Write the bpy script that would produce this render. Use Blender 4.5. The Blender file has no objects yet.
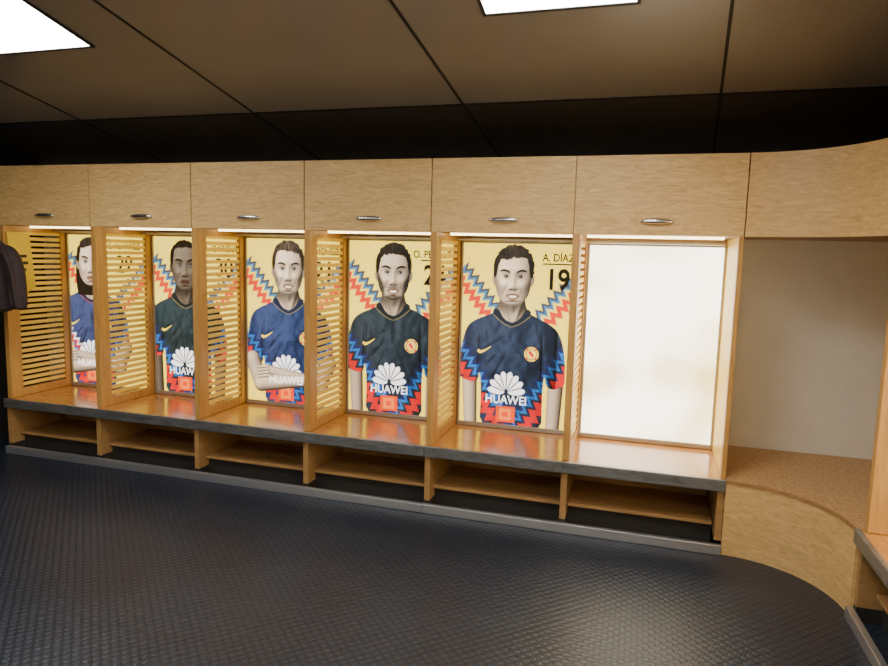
import bpy, bmesh, math, random
import numpy as np
from mathutils import Matrix, Vector
random.seed(3)
D=3.685
scene=bpy.context.scene
col=scene.collection

# ---------------------------------------------------------------- materials
def newmat(name):
    m=bpy.data.materials.new(name); m.use_nodes=True
    nt=m.node_tree; b=nt.nodes['Principled BSDF']
    return m,nt,b
def simple(name,c,rough=.5,metal=0,emis=0,spec=.5):
    m,nt,b=newmat(name)
    b.inputs['Base Color'].default_value=(*c,1); b.inputs['Roughness'].default_value=rough
    b.inputs['Metallic'].default_value=metal
    b.inputs['Specular IOR Level'].default_value=spec
    if emis:
        b.inputs['Emission Color'].default_value=(*c,1); b.inputs['Emission Strength'].default_value=emis
    return m
def noisy(name,c1,c2,scale=(1,1,1),nscale=8,rough=.5,metal=0,detail=8,dist=0,bump=.0,lo=.3,hi=.7,coat=0,spec=.5):
    m,nt,b=newmat(name); N=nt.nodes; L=nt.links
    tc=N.new('ShaderNodeTexCoord'); mp=N.new('ShaderNodeMapping'); mp.inputs['Scale'].default_value=scale
    oi=N.new('ShaderNodeObjectInfo'); ad=N.new('ShaderNodeVectorMath'); ad.operation='ADD'
    mu=N.new('ShaderNodeMath'); mu.operation='MULTIPLY'; mu.inputs[1].default_value=13
    L.new(oi.outputs['Random'],mu.inputs[0])
    L.new(tc.outputs['Object'],ad.inputs[0]); L.new(mu.outputs[0],ad.inputs[1]); L.new(ad.outputs[0],mp.inputs['Vector'])
    n=N.new('ShaderNodeTexNoise'); n.inputs['Scale'].default_value=nscale; n.inputs['Detail'].default_value=detail
    n.inputs['Distortion'].default_value=dist; n.inputs['Roughness'].default_value=.65
    L.new(mp.outputs[0],n.inputs['Vector'])
    r=N.new('ShaderNodeValToRGB'); r.color_ramp.elements[0].position=lo; r.color_ramp.elements[1].position=hi
    r.color_ramp.elements[0].color=(*c1,1); r.color_ramp.elements[1].color=(*c2,1)
    L.new(n.outputs['Fac'],r.inputs[0]); L.new(r.outputs[0],b.inputs['Base Color'])
    b.inputs['Roughness'].default_value=rough; b.inputs['Metallic'].default_value=metal
    b.inputs['Coat Weight'].default_value=coat; b.inputs['Coat Roughness'].default_value=.15
    b.inputs['Specular IOR Level'].default_value=spec
    if bump:
        bp=N.new('ShaderNodeBump'); bp.inputs['Strength'].default_value=bump; bp.inputs['Distance'].default_value=.01
        L.new(n.outputs['Fac'],bp.inputs['Height']); L.new(bp.outputs[0],b.inputs['Normal'])
    return m
M_door=noisy('plywood_door',(.50,.30,.105),(.84,.58,.25),(2.0,6,12),3.0,rough=.42,dist=2.4,bump=.05,lo=.28,hi=.72)
M_post=noisy('post_wood',(.40,.20,.05),(.60,.34,.10),(14,14,1.2),2.5,rough=.4,dist=.8)
M_slat=noisy('slat_wood',(.88,.60,.08),(.95,.70,.13),(3,3,20),3,rough=.4)
M_seat=noisy('varnished_seat',(.38,.16,.035),(.56,.27,.07),(2,9,9),4,rough=.2,dist=1.0,coat=.5)
M_cub=noisy('cubby_wood',(.28,.15,.05),(.42,.24,.09),(2,6,9),3,rough=.5,dist=1)
M_curve=noisy('curved_ply',(.50,.30,.105),(.80,.54,.23),(2.5,2.5,11),3.0,rough=.42,dist=2.0,lo=.28,hi=.72)
M_chip=noisy('particle_board',(.36,.20,.08),(.62,.40,.19),(1,1,1),55,rough=.5,detail=4,lo=.35,hi=.65)
M_metal=noisy('worn_steel',(.16,.16,.165),(.40,.40,.40),(2,5,8),4,rough=.4,metal=.75,dist=.6,lo=.3,hi=.8)
M_strip=simple('aluminium_strip',(.62,.62,.64),.32,.85)
M_chrome=simple('brushed_chrome',(.75,.75,.77),.25,1)
M_frame=simple('poster_frame_steel',(.50,.49,.45),.35,.7)
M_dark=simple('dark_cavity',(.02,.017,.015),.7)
M_black=simple('black_paint',(.012,.012,.014),.6)
M_wall=noisy('painted_plaster',(.68,.65,.58),(.76,.73,.66),(1,1,1),3,rough=.8,bump=.03)
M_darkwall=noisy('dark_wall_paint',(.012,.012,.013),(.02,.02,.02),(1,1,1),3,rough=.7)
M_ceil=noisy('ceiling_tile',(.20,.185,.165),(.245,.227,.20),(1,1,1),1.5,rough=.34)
M_ceilshade=noisy('ceiling_tile_shaded',(.035,.031,.027),(.05,.044,.038),(1,1,1),1.5,rough=.5)  # same tile with the shade above the lockers put into its colour
M_seam=simple('ceiling_seam',(.008,.007,.006),.7)
M_slatfill=simple('added_slat_glow',(1,.80,.42),.5,0,7)  # warm emission for the added fill strips

# floor material : studded rubber
def floor_mat():
    m,nt,b=newmat('studded_rubber'); N=nt.nodes; L=nt.links
    tc=N.new('ShaderNodeTexCoord'); mp=N.new('ShaderNodeMapping'); mp.inputs['Rotation'].default_value=(0,0,math.radians(45))
    L.new(tc.outputs['Object'],mp.inputs['Vector'])
    v=N.new('ShaderNodeTexVoronoi'); v.inputs['Scale'].default_value=30; v.inputs['Randomness'].default_value=0.0
    v.feature='F1'; L.new(mp.outputs[0],v.inputs['Vector'])
    n=N.new('ShaderNodeTexNoise'); n.inputs['Scale'].default_value=1.3; n.inputs['Detail'].default_value=6
    L.new(tc.outputs['Object'],n.inputs['Vector'])
    cr=N.new('ShaderNodeMapRange'); cr.inputs['From Min'].default_value=.30; cr.inputs['From Max'].default_value=.46
    cr.inputs['To Min'].default_value=1; cr.inputs['To Max'].default_value=0
    L.new(v.outputs['Distance'],cr.inputs[0])
    r=N.new('ShaderNodeValToRGB'); r.color_ramp.elements[0].color=(.012,.019,.035,1); r.color_ramp.elements[1].color=(.026,.036,.058,1)
    r.color_ramp.elements[0].position=.3; r.color_ramp.elements[1].position=.7
    L.new(n.outputs['Fac'],r.inputs[0])
    mx=N.new('ShaderNodeMixRGB'); mx.blend_type='MULTIPLY'; mx.inputs[2].default_value=(.35,.35,.40,1)
    inv=N.new('ShaderNodeMath'); inv.operation='SUBTRACT'; inv.inputs[0].default_value=1
    L.new(cr.outputs[0],inv.inputs[1]); L.new(inv.outputs[0],mx.inputs[0]); L.new(r.outputs[0],mx.inputs[1])
    L.new(mx.outputs[0],b.inputs['Base Color'])
    rr=N.new('ShaderNodeMapRange'); rr.inputs['To Min'].default_value=.30; rr.inputs['To Max'].default_value=.46
    L.new(n.outputs['Fac'],rr.inputs[0]); L.new(rr.outputs[0],b.inputs['Roughness'])
    bp=N.new('ShaderNodeBump'); bp.inputs['Strength'].default_value=.6; bp.inputs['Distance'].default_value=.002
    L.new(cr.outputs[0],bp.inputs['Height']); L.new(bp.outputs[0],b.inputs['Normal'])
    return m
M_floor=floor_mat()

# ---------------------------------------------------------------- mesh helpers
class MB:
    def __init__(s): s.v=[]; s.f=[]; s.m=[]; s.mats=[]
    def mi(s,m):
        if m not in s.mats: s.mats.append(m)
        return s.mats.index(m)
    def box(s,x0,x1,y0,y1,z0,z1,m):
        k=len(s.v); i=s.mi(m)
        s.v+=[(x0,y0,z0),(x1,y0,z0),(x1,y1,z0),(x0,y1,z0),(x0,y0,z1),(x1,y0,z1),(x1,y1,z1),(x0,y1,z1)]
        for q in ((0,3,2,1),(4,5,6,7),(0,1,5,4),(1,2,6,5),(2,3,7,6),(3,0,4,7)):
            s.f.append(tuple(k+a for a in q)); s.m.append(i)
    def prism(s,pts,z0,z1,m):
        k=len(s.v); n=len(pts); i=s.mi(m)
        s.v+=[(x,y,z0) for x,y in pts]+[(x,y,z1) for x,y in pts]
        s.f.append(tuple(k+a for a in reversed(range(n)))); s.m.append(i)
        s.f.append(tuple(k+n+a for a in range(n))); s.m.append(i)
        for a in range(n):
            b=(a+1)%n
            s.f.append((k+a,k+b,k+n+b,k+n+a)); s.m.append(i)
    def cyl(s,p0,p1,r,m,n=12):
        p0=Vector(p0);p1=Vector(p1);d=(p1-p0).normalized()
        a=d.orthogonal().normalized(); b=d.cross(a); k=len(s.v); i=s.mi(m)
        for p in (p0,p1):
            for j in range(n):
                t=2*math.pi*j/n; s.v.append(tuple(p+a*r*math.cos(t)+b*r*math.sin(t)))
        for j in range(n):
            q=(j+1)%n; s.f.append((k+j,k+q,k+n+q,k+n+j)); s.m.append(i)
        s.f.append(tuple(k+j for j in reversed(range(n)))); s.m.append(i)
        s.f.append(tuple(k+n+j for j in range(n))); s.m.append(i)
    def obj(s,name,parent=None,bevel=0,smooth=False):
        me=bpy.data.meshes.new(name); me.from_pydata(s.v,[],s.f)
        for m in s.mats: me.materials.append(m)
        for p,i in zip(me.polygons,s.m): p.material_index=i; p.use_smooth=smooth
        bm=bmesh.new(); bm.from_mesh(me); bmesh.ops.recalc_face_normals(bm,faces=bm.faces); bm.to_mesh(me); bm.free()
        me.update()
        o=bpy.data.objects.new(name,me); col.objects.link(o)
        if parent: o.parent=parent
        if bevel:
            b=o.modifiers.new('bevel','BEVEL'); b.width=bevel; b.segments=2; b.limit_method='ANGLE'
        return o
def empty(name,loc=(0,0,0),rot=0):
    e=bpy.data.objects.new(name,None); e.location=loc; e.rotation_euler=(0,0,rot); col.objects.link(e); e.empty_display_size=.1
    return e

# ---------------------------------------------------------------- room shell
XL,XR,YB,YF=-4.85,1.70,.70,-6.2
zc=lambda y:2.357-.224*y
b=MB(); b.box(XL,XR,YF,YB,-.1,0,M_floor); b.obj('floor')
b=MB(); b.box(XL-.1,XR+.1,YB,YB+.1,-.1,zc(YB)+.1,M_wall); b.obj('wall_back')
def sidewall(name,x0,x1,mat):
    m=MB(); k=m.mi(mat)
    pr=[(YF,-.1),(YB,-.1),(YB,zc(YB)+.05),(YF,zc(YF)+.05)]
    m.v=[(x0,y,z) for y,z in pr]+[(x1,y,z) for y,z in pr]
    m.f=[(0,1,2,3),(7,6,5,4),(0,4,5,1),(1,5,6,2),(2,6,7,3),(3,7,4,0)]; m.m=[k]*6
    m.obj(name)
sidewall('wall_left',XL-.1,XL,M_darkwall)
sidewall('wall_right',XR,XR+.1,M_wall)
b=MB(); b.box(XL-.1,XR+.1,YF-.1,YF,-.1,zc(YF)+.1,M_wall); b.obj('wall_front')
ys=-.08
b=MB()
def slab(m,x0,x1,y0,y1,off0,off1,mat):
    k=len(m.v); i=m.mi(mat)
    for o in (off0,off1):
        m.v+=[(x0,y0,zc(y0)+o),(x1,y0,zc(y0)+o),(x1,y1,zc(y1)+o),(x0,y1,zc(y1)+o)]
    for q in ((0,3,2,1),(4,5,6,7),(0,1,5,4),(1,2,6,5),(2,3,7,6),(3,0,4,7)):
        m.f.append(tuple(k+a for a in q)); m.m.append(i)
slab(b,XL,XR,YF,ys,0,.08,M_ceil); slab(b,XL,XR,ys,YB,0,.08,M_ceilshade)
def seam(m,xa,ya,xb,yb,w=.007):
    k=len(m.v); i=m.mi(M_seam); d=Vector((xb-xa,yb-ya)).normalized(); n=Vector((-d.y,d.x))*w
    for o in (-.004,.004):
        for x,y in ((xa-n.x,ya-n.y),(xb-n.x,yb-n.y),(xb+n.x,yb+n.y),(xa+n.x,ya+n.y)):
            m.v.append((x,y,zc(y)+o))
    for q in ((0,3,2,1),(4,5,6,7),(0,1,5,4),(1,2,6,5),(2,3,7,6),(3,0,4,7)):
        m.f.append(tuple(k+a for a in q)); m.m.append(i)
P=1.312
for kx in range(-3,2):
    x=-1.0+P*kx
    xa=x+.063*(YF+.08); xb=x+.063*(.6+.08)
    if xa>XL and xb<XR: seam(b,xa,YF,xb,.68)
for yy_ in (ys,ys-2.3,ys-4.6): seam(b,XL,yy_,XR,yy_)
b.obj('ceiling')
M_lamp=simple('lamp_diffuser',(1,.96,.88),.5,0,25)
def lamp(cx,y1,ln=1.2):
    e=empty('ceiling_light_panel',(cx,y1-ln/2,zc(y1-ln/2)))
    m=MB(); a=math.atan(.224)
    m.box(-.3,.3,-ln/2,ln/2,-.006,.02,M_lamp); o=m.obj('diffuser',e); o.rotation_euler=(-a,0,0)
    m=MB()
    for x0,x1,y0,y1_ in ((-.315,-.3,-ln/2-.015,ln/2+.015),(.3,.315,-ln/2-.015,ln/2+.015),(-.3,.3,ln/2,ln/2+.015),(-.3,.3,-ln/2-.015,-ln/2)):
        m.box(x0,x1,y0,y1_,-.010,.02,M_black)
    o=m.obj('trim',e); o.rotation_euler=(-a,0,0)
lamp(-3.03,-.877); lamp(-.39,-.877); lamp(-3.03,-4.0); lamp(-.39,-4.0)

# ---------------------------------------------------------------- locker bay
W=.82
def handle(parent,x,z):
    bm=bmesh.new(); bmesh.ops.create_uvsphere(bm,u_segments=28,v_segments=14,radius=1)
    for v in bm.verts:
        v.co.x*=.088; v.co.z*=.020; v.co.y*=.024
        if v.co.z<0: v.co.z*=.8
        if v.co.y>0: v.co.y*=.15
    bmesh.ops.translate(bm,verts=bm.verts,vec=(x,-.004,z))
    me=bpy.data.meshes.new('handle'); bm.to_mesh(me); bm.free(); me.materials.append(M_chrome)
    for p in me.polygons: p.use_smooth=True
    o=bpy.data.objects.new('handle',me); col.objects.link(o); o.parent=parent
PY=.55
def divider(m,x,solid=False):
    if solid:
        m.box(x+.012,x+.036,0,.05,.412,1.684,M_post); m.box(x+.018,x+.036,.05,PY+.03,.412,1.684,M_slat); return
    m.box(x,x+.04,0,.10,.412,1.684,M_post)
    m.box(x+.004,x+.036,PY-.06,PY+.03,.412,1.684,M_post)
    m.box(x+.004,x+.036,.10,PY-.06,.412,.47,M_post)
    m.box(x+.004,x+.036,.10,PY-.06,1.64,1.684,M_post)
    z=.485
    while z<1.62:
        m.box(x+.010,x+.028,.10,PY-.06,z,z+.025,M_slat); z+=.042
def bay(parent_loc,rot=0,w=W,last=False):
    e=empty('wooden_locker',parent_loc,rot)
    m=MB(); divider(m,0)
    wt=w+.042 if last else w
    if last: divider(m,wt-.036,True)
    m.obj('divider',e,bevel=.002)
    m=MB(); m.box(0,wt,-.015,.60,.385,.41,M_seat); m.obj('seat_board',e)
    m=MB(); m.box(0,wt,-.040,-.0155,.348,.413,M_metal); m.obj('seat_edge',e,bevel=.004)
    m=MB()
    m.box(0,.035,-.012,.5,.07,.384,M_cub)
    if last: m.box(wt-.035,wt,-.012,.5,.07,.384,M_cub)
    m.box(.036,w-.001,.06,.5,.125,.143,M_cub)
    m.box(.036,w-.001,.48,.5,.144,.384,M_cub)
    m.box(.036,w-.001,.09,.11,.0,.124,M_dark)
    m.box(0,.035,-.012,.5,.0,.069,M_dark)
    m.obj('base_cubby',e,bevel=.001)
    m=MB(); m.box(0,wt,-.045,-.014,.0,.055,M_strip); m.obj('kick_strip',e,bevel=.004)
    m=MB(); m.box(0,wt,.606,.62,.0,2.10,M_cub); m.obj('back_board',e)
    m=MB()
    m.box(0,wt,.024,.60,1.686,1.705,M_cub); m.box(0,wt,.024,.60,2.08,2.10,M_cub)
    m.box(0,.018,.024,.60,1.705,2.08,M_cub); m.box(wt-.018,wt,.024,.60,1.705,2.08,M_cub)
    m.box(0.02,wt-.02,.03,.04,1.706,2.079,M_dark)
    m.obj('top_cabinet',e)
    m=MB(); m.box(.003,wt-.003,0,.02,1.684,2.10,M_door); m.obj('cabinet_door',e,bevel=.003)
    handle(e,w/2+.02,1.755)
    m=MB(); m.cyl((.041,.44,1.655),(wt-.041,.44,1.655),.011,M_frame); m.obj('hanging_rail',e,smooth=False)
    m=MB(); m.box(.06,w-.03,.20,.235,1.672,1.6855,M_slatfill); m.obj('slat_fill_strip',e)  # added glowing strip, brightens the slats and seat
    return e
xs=[-4.484,-3.662,-2.842,-2.022,-1.202,-.386]
bays=[bay((x,0,0),last=(i==5)) for i,x in enumerate(xs)]

# ---------------------------------------------------------------- poster painting
S=8; PW,PH=78*S,120*S
yy,xx=np.mgrid[0:PH,0:PW].astype(np.float32); xx=(xx+.5)/S; yy=(yy+.5)/S
def vnoise(fx,fy,seed=0):
    """bilinear value noise, fx/fy = cell size in cm"""
    r=np.random.RandomState(seed); nx_=int(78/fx)+3; ny_=int(120/fy)+3
    g=r.rand(ny_,nx_).astype(np.float32); u=xx/fx; v=yy/fy
    i=u.astype(int); j=v.astype(int); a=u-i; c=v-j; a=a*a*(3-2*a); c=c*c*(3-2*c)
    return (g[j,i]*(1-a)+g[j,i+1]*a)*(1-c)+(g[j+1,i]*(1-a)+g[j+1,i+1]*a)*c
def chaikin(p,n=2):
    p=[np.array(a,float) for a in p]
    for _ in range(n):
        q=[]
        for a,b_ in zip(p,p[1:]+p[:1]): q+=[a*.75+b_*.25,a*.25+b_*.75]
        p=q
    return p
def pm(pts,sm=2):
    pts=chaikin(pts,sm) if sm else pts
    ins=np.zeros(xx.shape,bool); n=len(pts)
    for i in range(n):
        x0,y0=pts[i]; x1,y1=pts[(i+1)%n]
        if y0==y1: continue
        c=((y0>yy)!=(y1>yy))&(xx<(x1-x0)*(yy-y0)/(y1-y0)+x0); ins^=c
    return ins.astype(np.float32)
def blur(a,n=1):
    for _ in range(n):
        b_=np.pad(a,1,mode='edge'); a=(b_[1:-1,1:-1]*4+b_[:-2,1:-1]+b_[2:,1:-1]+b_[1:-1,:-2]+b_[1:-1,2:])/8
    return a
def el(cx,cy,rx,ry,rot=0,soft=.08):
    c,s_=math.cos(rot),math.sin(rot); u=(xx-cx)*c+(yy-cy)*s_; v=-(xx-cx)*s_+(yy-cy)*c
    d=np.sqrt((u/rx)**2+(v/ry)**2); return np.clip((1-d)/soft+.5,0,1)
def gs(cx,cy,sx,sy,rot=0):
    c,s_=math.cos(rot),math.sin(rot); u=(xx-cx)*c+(yy-cy)*s_; v=-(xx-cx)*s_+(yy-cy)*c
    return np.exp(-(u/sx)**2-(v/sy)**2)
LD=np.array((-.38,-.40,.83)); LD=LD/np.linalg.norm(LD)
def shade(h,k=1.0):
    gy,gx=np.gradient(h); gx=gx*S*k; gy=gy*S*k
    inv=1/np.sqrt(gx*gx+gy*gy+1)
    l=(-gx*LD[0]-gy*LD[1]+LD[2])*inv
    hz=(-gx*-.2-gy*-.3+.93)*inv
    return np.clip(l,0,1),np.clip(hz,0,1)**18
def paint(spec):
    img=np.zeros((PH,PW,3),np.float32)
    def bl(m,c,a=1.0):
        nonlocal img
        m=(m*a)[...,None]; img=img*(1-m)+np.array(c,np.float32)*m
    cx=spec['cx']; sv=spec['tone']; sk=np.array((1.0,.885,.74))*sv
    hv=spec['hairv']; hr=np.array((1.0,.88,.74))*hv
    img[:]=np.array((.94,.78,.12)); g=el(39,55,60,80,0,1.6)[...,None]; img=img+g*np.array((.04,.11,.24))
    RED,BLU=(.76,.10,.11),(.12,.38,.66)
    def band(p0,p1,mask,cols,pitch=4.2,th=2.1,amp=3.4,al=1.0):
        d=np.array(p1)-np.array(p0); L_=np.hypot(*d); d=d/L_; n=np.array((-d[1],d[0]))
        s=(xx-p0[0])*d[0]+(yy-p0[1])*d[1]; t=(xx-p0[0])*n[0]+(yy-p0[1])*n[1]
        tri=np.abs(((s/pitch)%1)-.5)*2
        t2=t+amp*np.round(tri*4)/4
        inr=(s>0)&(s<L_); k=np.floor(t2/th).astype(int)
        for j,c in enumerate(cols):
            if c is None: continue
            bl(mask*(inr&(k==j-len(cols)//2)),c,al)
    one=np.ones_like(xx)
    DB=(.12,.15,.30)
    band((-2,19),(28,54),one,[DB,BLU,None,RED,RED],pitch=5.6,th=2.6,amp=4.4,al=.85)
    band((80,20),(48,56),one,[RED,RED,None,BLU,DB],pitch=5.6,th=2.6,amp=4.4,al=.85)
    j=np.array(spec['jersey']); o=cx-35
    sh=lambda pts:[(x+o,y) for x,y in pts]
    def limb(p0,p1,r0,r1,tone=1.0,alpha=1):
        nonlocal img
        p0=np.array(p0,float);p1=np.array(p1,float); d=p1-p0; L2=(d**2).sum()
        t=np.clip(((xx-p0[0])*d[0]+(yy-p0[1])*d[1])/L2,0,1)
        r=r0+(r1-r0)*t; dx=xx-(p0[0]+t*d[0]); dy=yy-(p0[1]+t*d[1]); dd=np.sqrt(dx*dx+dy*dy)
        m=np.clip((r-dd)*3+.5,0,1); h=np.sqrt(np.clip(r*r-dd*dd,0,None))
        l,_=shade(h); c=sk*tone*(.22+.78*l)[...,None]
        m=m[...,None]*alpha; img=img*(1-m)+c*m
    if not spec.get('crossed'):
        limb((7+o,78),(9+o,124),5.4,4.3,.95); limb((66+o,78),(64.5+o,124),5.4,4.3,.9)
    # jersey with sculpted folds
    body=sh([(27,42),(21,46.5),(11,50),(4.5,55),(1.5,66),(-.5,86),(2,90),(13,92.5),(14.5,82),(16,100),(15,124),(58,124),(57,100),(58,82),(60,93.5),(71.5,91),(71.5,84),(70.5,68),(66.5,56),(60,51),(49,46.5),(43,42)])
    mb=blur(pm(body),2)
    nx=(xx-cx)/31
    hb=16*np.sqrt(np.clip(1-nx**2,.02,1))
    hb=hb+5*np.clip((yy-66)/-18,-.4,1)*-1
    w1=vnoise(9,13,spec['seed']); w2=vnoise(4,6,spec['seed']+1); w3=vnoise(2.2,3,spec['seed']+2)
    hb=hb+2.8*w1+1.4*w2+.3*w3
    for s_ in (-1,1):
        for q in range(3): # tension folds from the armpit
            a=s_*(.55+.28*q); hb=hb-.9*gs(cx+s_*(15-3*q),68+8*q,9,1.3,a)
        hb=hb-2.2*gs(cx+s_*21.5,80,1.0,16,-s_*.03)
        hb=hb+2.2*gs(cx+s_*29,60,8,13)
    lb,sb=shade(hb)
    jc=j*(.2+1.25*lb)[...,None]+.05*(sb)[...,None]
    img=img*(1-mb[...,None])+jc*mb[...,None]
    keep=img.copy()
    band((-3+o,70),(34+o,122),mb,[DB,BLU,None,RED,RED],pitch=6,th=3.2,amp=4.6)
    band((74+o,70),(38+o,122),mb,[RED,RED,None,BLU,DB],pitch=6,th=3.2,amp=4.6)
    if spec.get('stripe'):
        band((-3+o,62),(30+o,104),mb,[(.9,.9,.9),RED],pitch=5.2,th=2.9,amp=4)
    dif=np.abs(img-keep).sum(2)>.01
    img=np.where(dif[...,None],img*(.45+.65*lb)[...,None],img)
    # sponsor flower
    fx,fy=cx-2,97
    for a in (-84,-58,-34,-11,11,34,58,84):
        r=math.radians(a); L_=8.0-abs(a)*.012
        bl(el(fx+math.sin(r)*L_,fy-math.cos(r)*L_,2.5,5.8,r,.12),(.97,.97,.97))
    for a in (-71,-46,-22.5,0,22.5,46,71):
        r=math.radians(a); bl(el(fx+math.sin(r)*7,fy-math.cos(r)*7,.34,6.2,r,.5),j*.8,.9)
    bl(pm([(fx-6.5,106.5),(fx+6.5,106.5),(fx+6.5,117),(fx-6.5,117)],0),(.84,.26,.05))
    bl(pm([(fx-4.2,108),(fx+3.8,108),(fx+3.8,115.5),(fx-4.2,115.5)],0),(.93,.55,.28),.7)
    bl(pm([(fx-2.2,110),(fx+1.8,110),(fx+1.8,113.5),(fx-2.2,113.5)],0),(.84,.26,.05))
    # club crest: ring, map disc, ball and letters
    ex_,ey_=cx+14,71
    bl(el(ex_,ey_,5.2,5.2),(.10,.12,.22)); bl(el(ex_,ey_,4.8,4.8),(.93,.76,.15)); bl(el(ex_,ey_,3.7,3.7),(.10,.14,.32)); bl(el(ex_,ey_,3.3,3.3),(.93,.80,.35))
    for a in (0,90,180,270):
        r=math.radians(a+45); bl(el(ex_+math.cos(r)*4.2,ey_+math.sin(r)*4.2,.6,.6,0,.3),(.7,.12,.12))
    bl(pm([(ex_-2.2,ey_-1.6),(ex_-.4,ey_-2.4),(ex_+.3,ey_-.8),(ex_+1.8,ey_+.6),(ex_+.9,ey_+2.6),(ex_-.2,ey_+1.0),(ex_-1.6,ey_+.1)],1),(.75,.15,.15))
    bl(pm([(cx-22,69.5),(cx-20,71),(cx-11,66.2),(cx-20,73),(cx-23,71.4)],1),(.95,.82,.2))
    # ---- neck
    nk=blur(pm([(cx-8.2,28),(cx+8.2,28),(cx+8.6,41),(cx+13,45),(cx+5,50),(cx,51.5),(cx-5,50),(cx-13,45),(cx-8.6,41)],2),1)
    hn=9*np.sqrt(np.clip(1-((xx-cx)/11)**2,.03,1))+1.2*gs(cx-4,45,1.3,7,-.35)+1.2*gs(cx+4,45,1.3,7,.35)+.8*gs(cx,42,1.4,2)
    ln,_=shade(hn); drop=np.clip((yy-41)/6.5,0,1)
    nc=sk*((.24+.68*ln)*(.50+.48*drop))[...,None]
    img=img*(1-nk[...,None])+nc*nk[...,None]
    for s_ in (-1,1):
        bl(pm([(cx+s_*10,41.5),(cx+s_*13.8,45),(cx+s_*6,51.5),(cx,54),(cx,51.4),(cx+s_*5,49.6)],1),j*.75+.03)
        bl(pm([(cx+s_*13.3,45.5),(cx+s_*13.8,46),(cx+s_*6.2,52.2),(cx,54.7),(cx,54),(cx+s_*6,51.6)],1),spec.get('trim',(.6,.53,.25)),.6)
    # ---- hair behind
    strand=vnoise(.5,3.2,spec['seed']+7); st2=vnoise(.9,.9,spec['seed']+8)
    edge=(vnoise(1.6,1.6,spec['seed']+9)-.5)*.10
    def hair(m,k=1.0):
        nonlocal img
        m=np.clip(m,0,1); d=np.sqrt(((xx-cx+4)/13)**2+((yy-6)/10)**2)
        l=.5+1.2*strand*np.clip(1.45-d,.1,1)+.3*st2
        c=hr*l[...,None]*k; img=img*(1-m[...,None])+c*m[...,None]
    if spec.get('long'):
        hair(blur(pm([(cx-13,10),(cx,2),(cx+13,10),(cx+15,30),(cx+14,48),(cx+8,48),(cx-8,48),(cx-14,48),(cx-15,30)],2),2))
    for s_ in (-1,1):
        m=el(cx+s_*12.0,24.5,1.9,3.7,s_*.18,.2); l,_=shade(2*np.sqrt(np.clip(1-((xx-cx-s_*12.0)/2.2)**2-((yy-24.5)/4.2)**2,0,1)))
        c=sk*(.38+.46*l)[...,None]; img=img*(1-m[...,None])+c*m[...,None]
        bl(el(cx+s_*12.1,24.5,.8,2.1,s_*.18,.6),sk*.45,.6)
    hw=spec.get('hw',1.0); hx=cx+spec.get('hs',0)
    dd=np.sqrt(((xx-hx)/(12.9*hw))**2+((yy-15)/(12.6*spec.get('hh',1)))**2)
    dd=np.where(yy>15,np.abs(xx-hx)/(12.9*hw)+np.clip(yy-22,0,9)*.2,dd)
    hair(np.clip((1+edge-dd)/.05,0,1))
    # ---- face as a softly shaded relief
    w=spec.get('jaw',1.0)
    fc=blur(pm([(cx-10,9),(cx,7),(cx+10,9),(cx+11.9,17),(cx+11.9,26),(cx+10.6*w,33.5),(cx+6.2*w,39.0),(cx,40.8),(cx-6.2*w,39.0),(cx-10.6*w,33.5),(cx-11.9,26),(cx-11.9,17)],3),2)
    X=xx-cx; Y=yy; sm=spec.get('smile',1)
    h=10*np.sqrt(np.clip(1-np.abs(X/13.2)**2.6-np.abs((Y-21.5)/22.5)**2.8,.02,1))
    for s_ in (-1,1):
        h+=-.85*gs(cx+s_*4.7,21.2,3.0,1.8)+.5*gs(cx+s_*4.8,22.0,2.0,1.2)
        h+=.5*gs(cx+s_*5.0,17.6,4.0,1.4,s_*.08)+(.8+.35*sm)*gs(cx+s_*6.8,27.6,3.4,2.6)
        h+=-(.35+.12*sm)*gs(cx+s_*6.0,32.0,1.0,3.0,-s_*.45)+.5*gs(cx+s_*2.1,29.3,1.1,.9)
        h+=-.2*gs(cx+s_*5.0,24.4,2.6,.55,s_*.1)
    h+=1.0*gs(cx,24.3,1.7,4.4)+1.25*gs(cx,28.4,2.1,1.7)-.25*gs(cx,31.0,3,.8)
    h+=.3*gs(cx,32.4,3.6,.7)+.5*gs(cx,36.6,3.4,.9)-.4*gs(cx,38.0,3.0,.7)+.5*gs(cx,39.6,3.0,1.2)
    h+=.04*vnoise(1.4,1.4,spec['seed']+12)
    l,sp=shade(h,.95)
    al=np.ones((PH,PW,3),np.float32)*sk
    def ab(m,c,a=1.0):
        nonlocal al
        m=(m*a)[...,None]; al=al*(1-m)+np.array(c)*m
    for s_ in (-1,1):
        ab(gs(cx+s_*4.7,21.0,3.3,1.5),sk*.5,.55); ab(gs(cx+s_*11.4,28,2.2,9),sk*.55,.4)
        ab(gs(cx+s_*2.6,22,1.0,2.0),sk*.6,.4)
        ab(gs(cx+s_*6.4,32.0,.5,2.4,-s_*.45),sk*.55,.35*sm+.1)
    ab(gs(cx,31.0,2.6,.6),sk*.55,.5); ab(gs(cx,37.9,2.6,.6),sk*.55,.4)
    bd=spec.get('beard',0)
    bn=.75+.45*vnoise(.5,.6,spec['seed']+20)
    line=29.5-np.clip(np.abs(X)-6.8,0,9)*1.9
    bz=np.clip((Y-line)/3.5,0,1)*np.clip((np.abs(X)-5.6)/2.4,0,1)
    bz=np.maximum(bz,np.clip((Y-37.0)/1.8,0,1)); bz=np.maximum(bz,1.0*gs(cx,31.9,4.8,.8)); bz=np.maximum(bz,.7*gs(cx,37.6,1.6,.8))
    ab(blur(np.clip(bz*bn,0,1),3),hr*.9+.03,bd)
    br=np.zeros_like(xx)
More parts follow.
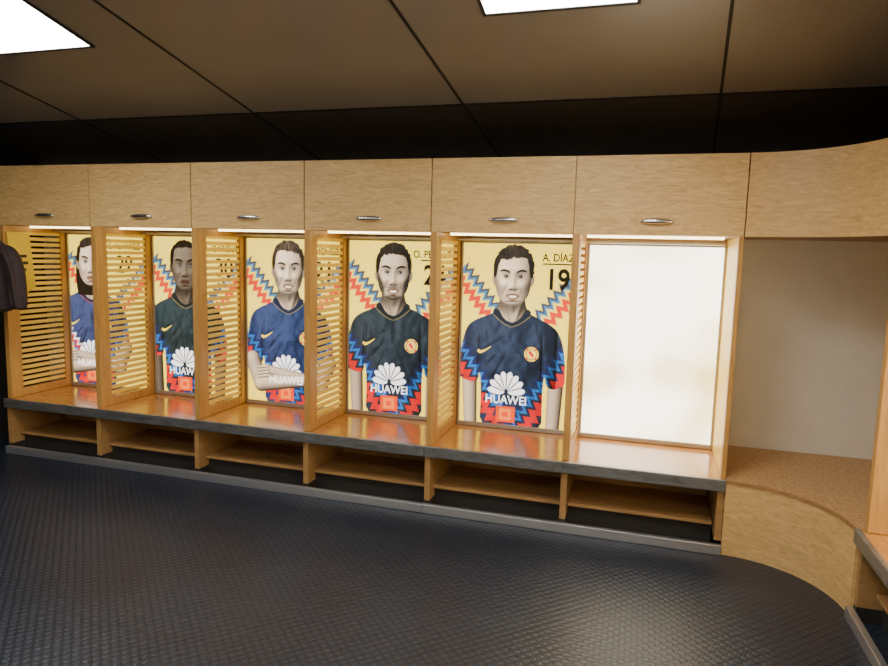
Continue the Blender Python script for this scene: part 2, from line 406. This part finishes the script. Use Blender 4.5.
    for s_ in (-1,1):
        br=np.maximum(br,pm([(cx+s_*2.0,18.9),(cx+s_*4.8,17.1),(cx+s_*7.8,17.3),(cx+s_*9.3,19.1),(cx+s_*7.2,18.6),(cx+s_*4.5,18.7),(cx+s_*2.1,20.0)],1))
    ab(blur(br,3),np.minimum(hr,.2)*.6,.9)
    ab(blur(pm([(cx-4.8,33.7),(cx-1.5,32.6),(cx,32.9),(cx+1.5,32.6),(cx+4.8,33.7),(cx+2.8,36.4),(cx,37.0),(cx-2.8,36.4)],2),2),sk*np.array((.68,.50,.46)),.8)
    fcol=al*(.28+.78*l)[...,None]+.12*sp[...,None]*sv
    img=img*(1-fc[...,None])+fcol*fc[...,None]
    for s_ in (-1,1):
        ex=cx+s_*4.75
        eye=blur(pm([(ex-2.2,22.1),(ex-.9,21.2),(ex+1,21.2),(ex+2.2,22.0),(ex+1,22.8),(ex-1,22.8)],2),1)
        bl(eye,(.66*max(sv,.7),)*3); bl(el(ex,22.0,1.15,1.15,0,.3)*eye,(.06,.05,.05)); bl(el(ex-.35,21.7,.28,.28,0,.5),(.95,.95,.95))
        bl(blur(pm([(ex-2.5,22.2),(ex-1,20.8),(ex+1.1,20.8),(ex+2.5,22.1),(ex+1.1,21.4),(ex-1,21.4)],1),1),(.05,.04,.04),.9)
        bl(blur(pm([(ex-2.2,22.9),(ex,23.4),(ex+2.2,22.8),(ex,23.7)],1),1),sk*.4,.45)
        bl(el(cx+s_*1.5,30.1,.9,.45,0,.9),sk*.2,.85)
    if sm:
        mt=blur(pm([(cx-4.2,33.8),(cx-1.6,33.9),(cx+1.6,33.9),(cx+4.2,33.8),(cx+2.6,35.6),(cx,36.0),(cx-2.6,35.6)],2),1)
        bl(mt,(.2,.12,.10)); bl(blur(pm([(cx-3.5,34.0),(cx+3.5,34.0),(cx+2.2,35.3),(cx,35.6),(cx-2.2,35.3)],1),1),(.92,.89,.82))
        for s_ in (-1,1): bl(gs(cx+s_*4.4,33.9,.6,.5),sk*.35,.7)
    else:
        bl(el(cx,34.4,4.2,.36,0,.7),sk*.25,.9)
    # hair on top of forehead
    top=spec.get('hl',11.0)
    th=top+edge*16+np.clip(np.abs(X)-8.3,0,9)**1.7*1.5-.9*np.cos((X+spec.get('part',0))*.25)
    ddt=np.sqrt(((xx-hx)/(12.9*hw))**2+((yy-15)/(12.6*spec.get('hh',1)))**2)
    hm=np.clip((th-yy)/1.0,0,1)*np.clip((1.0+edge-ddt)/.05,0,1)
    hair(hm)
    for s_ in (-1,1): hair(el(cx+s_*11.9,16.5,1.4,6.0,-s_*.05,.5)*(.7+.3*st2),.9)
    if spec.get('crossed'):
        limb((68+o,88),(60+o,104),6,5.6,.85)
        limb((62+o,104),(20+o,96),5.8,3.9,.95)
        limb((5+o,88),(12+o,106),6,5.8,.95)
        limb((12+o,106),(52+o,101),5.8,4.1,1.0)
        for i in range(4): limb((18+o,92.6+i*2.3),(9.5+o,94+i*2.4),1.25,1.0,1.0)
        for i in range(3): limb((52+o,98.6+i*2.3),(60+o,99.5+i*2.4),1.25,1.0,.98)
    bl(pm([(54,12.9),(76,12.9),(76,13.7),(54,13.7)],0),(.15,.14,.08))
    im=np.clip(img,0,1)
    return [blur(im[...,k],1) for k in range(3)]
def poster_mat(name,ch):
    im=bpy.data.images.new(name,PW,PH,alpha=False)
    a=np.ones((PH,PW,4),np.float32)
    for k in range(3): a[...,k]=ch[k][::-1]
    im.pixels.foreach_set(a.ravel()); im.update(); im.pack()
    m,nt,b_=newmat(name); t=nt.nodes.new('ShaderNodeTexImage'); t.image=im
    nt.links.new(t.outputs[0],b_.inputs['Base Color']); nt.links.new(t.outputs[0],b_.inputs['Emission Color'])
    b_.inputs['Emission Strength'].default_value=2.0; b_.inputs['Roughness'].default_value=.3
    return m
M_ink=simple('poster_ink_dark',(.03,.027,.012),.4); M_white=simple('poster_ink_white',(.9,.9,.9),.4,0,2)
def frame_mesh(e,x0,x1,z0,z1):
    m=MB(); t=.014
    m.box(x0,x1,-.012,.03,z0,z0+.028,M_frame); m.box(x0,x1,-.012,.03,z1-t,z1,M_frame)
    m.box(x0,x0+t,-.012,.03,z0+.028,z1-t,M_frame); m.box(x1-t,x1,-.012,.03,z0+.028,z1-t,M_frame)
    m.obj('frame',e,bevel=.002)
def text(e,s,size,x,z,mat,sx=1.0,align='CENTER',bold=0):
    c=bpy.data.curves.new('lettering','FONT'); c.body=s; c.size=size; c.align_x=align; c.extrude=.0004; c.offset=bold
    o=bpy.data.objects.new('lettering',c); col.objects.link(o); c.materials.append(mat)
    o.rotation_euler=(math.pi/2,0,0); o.scale=(sx,1,1); o.location=(x,-.002,z); o.parent=e
PZ0,PZ1=.425,1.645
def make_poster(xl,spec,idx,loc=None,rot=0):
    e=empty('backlit_player_poster',loc or (xl+.045,PY,0),rot)
    w=.77; h=PZ1-PZ0
    me=bpy.data.meshes.new('print'); me.from_pydata([(0,0,PZ0),(w,0,PZ0),(w,0,PZ1),(0,0,PZ1)],[],[(0,1,2,3)])
    uv=me.uv_layers.new(name='UVMap')
    for i,c in enumerate(((0,0),(1,0),(1,1),(0,1))): uv.data[i].uv=c
    me.materials.append(poster_mat('poster_print_%d'%idx,paint(spec)))
    o=bpy.data.objects.new('print',me); col.objects.link(o); o.parent=e
    m=MB(); m.box(0.001,w-.001,.002,.05,PZ0,PZ1,M_frame); m.obj('light_box',e)
    frame_mesh(e,-.003,w+.003,PZ0-.012,PZ1+.004)
    y2z=lambda y:PZ1-(y/120)*h; x2=lambda x:x/78*w
    text(e,spec['name'],.068,x2(spec.get('tx',64)),y2z(11.5),M_ink,.85,bold=.0012)
    text(e,spec['num'],.185,x2(spec.get('tx',64)),y2z(29),M_ink,.85,bold=.0045)
    text(e,'HUAWEI',.080,x2(spec['cx']-2),y2z(104.6),M_white,.9,bold=.001)
specs=[
 dict(seed=11,cx=22,tone=.84,hairv=.12,beard=.15,jersey=(.13,.16,.26),name='E. ALVAREZ',num='28',crossed=1,long=1,smile=0,trim=(.8,.2,.2),stripe=1,tx=56),
 dict(seed=23,cx=29,tone=.42,hairv=.05,beard=.2,jersey=(.08,.12,.13),name='R. IBARGUEN',num='30',smile=0,hh=.95,hl=10),
 dict(seed=35,cx=35,tone=.86,hairv=.20,beard=.50,jersey=(.11,.15,.25),name='J. MENEZ',num='21',crossed=1,hh=1.07,hl=10.5,part=4),
 dict(seed=47,cx=34,tone=.76,hairv=.09,beard=.78,jersey=(.09,.12,.14),name='O. PERALTA',num='24',hh=1.08,hl=11),
 dict(seed=59,cx=35,tone=.84,hairv=.12,beard=.25,jersey=(.095,.125,.18),name='A. DÍAZ',num='19',hh=1.08,hw=1.04,hl=11.0,jaw=1.02,part=-5,hs=.4),
]
for i,s_ in enumerate(specs): make_poster(xs[i],s_,i+1)

def blank_mat():
    m,nt,b_=newmat('blank_diffuser'); N=nt.nodes; L=nt.links
    tc=N.new('ShaderNodeTexCoord'); n=N.new('ShaderNodeTexNoise'); n.inputs['Scale'].default_value=1.9; n.inputs['Detail'].default_value=1
    L.new(tc.outputs['Object'],n.inputs['Vector'])
    r=N.new('ShaderNodeValToRGB'); r.color_ramp.elements[0].color=(.50,.38,.14,1); r.color_ramp.elements[1].color=(1,.95,.78,1)
    r.color_ramp.elements[0].position=.3; r.color_ramp.elements[1].position=.55
    L.new(n.outputs['Fac'],r.inputs[0]); L.new(r.outputs[0],b_.inputs['Emission Color']); b_.inputs['Emission Strength'].default_value=5
    b_.inputs['Base Color'].default_value=(.9,.88,.8,1)
    return m
M_blank=blank_mat()
def blank(parent,w=.77,x=.045):
    e=empty('light_panel',(x,PY,0)); e.parent=parent
    m=MB(); m.box(0,w,0,.05,PZ0,PZ1,M_blank); m.obj('diffuser',e)
    frame_mesh(e,-.003,w+.003,PZ0-.012,PZ1+.004)
    return e
blank(bays[5],w=.798,x=.043)

# ---------------------------------------------------------------- right-hand run (faces -X)
RX=.985; RY=-.505
R90=-math.pi/2
for i in range(3):
    blank(bay((RX,RY-i*W,0),R90,last=(i==2)))

# ---------------------------------------------------------------- curved corner unit
def arc(x0,y0,x1,y1,n=28):
    return [(x0+(x1-x0)*math.sin(t),y1+(y0-y1)*math.cos(t)) for t in [math.pi/2*i/n for i in range(n+1)]]
e=empty('curved_corner_bench',(0,0,0))
x0=xs[5]+W+.044; cyb=YB-.002; cxr=XR-.002; yr=RY+.003
a=arc(x0,-.030,RX-.03,yr)
m=MB(); m.prism(a+[(cxr,yr),(cxr,cyb),(x0,cyb)],.388,.41,M_chip); m.obj('seat_top',e)
m=MB(); m.prism(arc(x0,-.026,RX-.026,yr)+list(reversed(arc(x0,-.006,RX-.006,yr))),.0,.387,M_curve); o=m.obj('curved_front',e)
m=MB(); m.prism(arc(x0,-.031,RX-.031,yr)+list(reversed(arc(x0,-.030,RX-.030,yr))),.392,.41,M_cub); m.obj('edge_banding',e)
e=empty('curved_corner_cabinet',(0,0,0))
m=MB(); m.prism(arc(x0,0,RX,yr)+list(reversed(arc(x0,.02,RX+.02,yr))),1.684,2.10,M_curve); m.obj('curved_fascia',e)
aa=arc(x0,.021,RX+.021,yr)+[(cxr,yr),(cxr,cyb),(x0,cyb)]
m=MB(); m.prism(aa,1.69,1.71,M_cub); m.prism(aa,2.08,2.10,M_cub); m.obj('cabinet_shelves',e)

# ---------------------------------------------------------------- yellow pennant on left grille
M_yel=simple('yellow_fabric',(.72,.52,.03),.6)
e=empty('yellow_pennant',(-4.437,0,0))
m=MB()
m.v=[(0,.015,1.635),(0,.20,1.64),(0,.235,1.23),(0,.15,1.18),(0,.06,1.20)]
m.v+=[(x+.004,y,z) for x,y,z in m.v]
m.f=[(0,1,2,3,4),(9,8,7,6,5)]+[(i,(i+1)%5,5+(i+1)%5,5+i) for i in range(5)]; m.mi(M_yel); m.m=[0]*7
m.obj('cloth',e)
m=MB(); 
for z,y0,y1 in ((1.45,.06,.17),(1.40,.08,.18),(1.35,.07,.16)): m.box(.0042,.0052,y0,y1,z,z+.022,M_black)
m.obj('printed_mark',e)

# ---------------------------------------------------------------- hanging jacket at the far left
M_jk=noisy('dark_jacket_cloth',(.012,.008,.009),(.035,.016,.019),(1,1,1),9,rough=.75,bump=.2)
M_lin=simple('jacket_piping',(.12,.03,.03),.6)
def loft(name,rings,mat,parent,n=40,fold=.012,ph=0):
    v=[];f=[]
    for k,(c,rx,ry) in enumerate(rings):
        for j in range(n):
            t=2*math.pi*j/n; w=1+fold/max(rx,.02)*math.sin(5*t+ph+k*.35)+.5*fold/max(rx,.02)*math.sin(9*t-k*.6)
            v.append((c[0]+rx*w*math.cos(t),c[1]+ry*w*math.sin(t),c[2]+.006*math.sin(3*t)))
    for k in range(len(rings)-1):
        for j in range(n):
            q=(j+1)%n; f.append((k*n+j,k*n+q,(k+1)*n+q,(k+1)*n+j))
    f.append(tuple(range(n-1,-1,-1))); f.append(tuple((len(rings)-1)*n+j for j in range(n)))
    me=bpy.data.meshes.new(name); me.from_pydata(v,[],f); me.materials.append(mat)
    for p in me.polygons: p.use_smooth=True
    o=bpy.data.objects.new(name,me); col.objects.link(o); o.parent=parent
    s_=o.modifiers.new('s','SUBSURF'); s_.levels=1; s_.render_levels=2
    return o
e=empty('hanging_jacket',(-4.40,-.17,0))
loft('body',[((0,0,1.07),.20,.075),((0,0,1.12),.205,.085),((0,0,1.25),.20,.09),((0,0,1.38),.205,.09),((0,0,1.48),.21,.085),((0,0,1.54),.17,.07),((0,0,1.58),.09,.055),((0,0,1.61),.065,.05)],M_jk,e)
loft('collar',[((0,0,1.585),.075,.06),((0,0,1.61),.08,.065),((0,0,1.645),.07,.055)],M_lin,e,fold=.003)
loft('sleeve_a',[((.30,-.02,1.10),.045,.05),((.29,-.02,1.15),.055,.055),((.27,-.01,1.28),.062,.06),((.235,0,1.40),.066,.065),((.20,0,1.49),.062,.06),((.15,0,1.545),.04,.05)],M_jk,e,fold=.006)
loft('sleeve_b',[((-.30,-.02,1.10),.045,.05),((-.29,-.02,1.15),.055,.055),((-.27,-.01,1.28),.062,.06),((-.235,0,1.40),.066,.065),((-.20,0,1.49),.062,.06),((-.15,0,1.545),.04,.05)],M_jk,e,fold=.006,ph=2)
m=MB(); m.cyl((0,0,1.62),(0,0,1.735),.004,M_chrome); m.cyl((0,0,1.735),(0,.166,1.735),.004,M_chrome); m.obj('hook',e)

# ---------------------------------------------------------------- world + camera
w=bpy.data.worlds.new('world'); scene.world=w; w.use_nodes=True
w.node_tree.nodes['Background'].inputs[0].default_value=(.02,.02,.025,1)
cam=bpy.data.cameras.new('camera'); co=bpy.data.objects.new('camera',cam); col.objects.link(co)
cam.sensor_width=36; cam.lens=660/888*36; cam.clip_start=.05
Rv=Vector((.9566,.2901,.02535)).normalized(); Uv=Vector((-.0588,.1071,.99257)); Bv=Rv.cross(Uv).normalized(); Uv=Bv.cross(Rv)
M=Matrix((Rv,Uv,Bv)).transposed().to_4x4(); M.translation=Vector((0,-D,1.56)); co.matrix_world=M
scene.camera=co
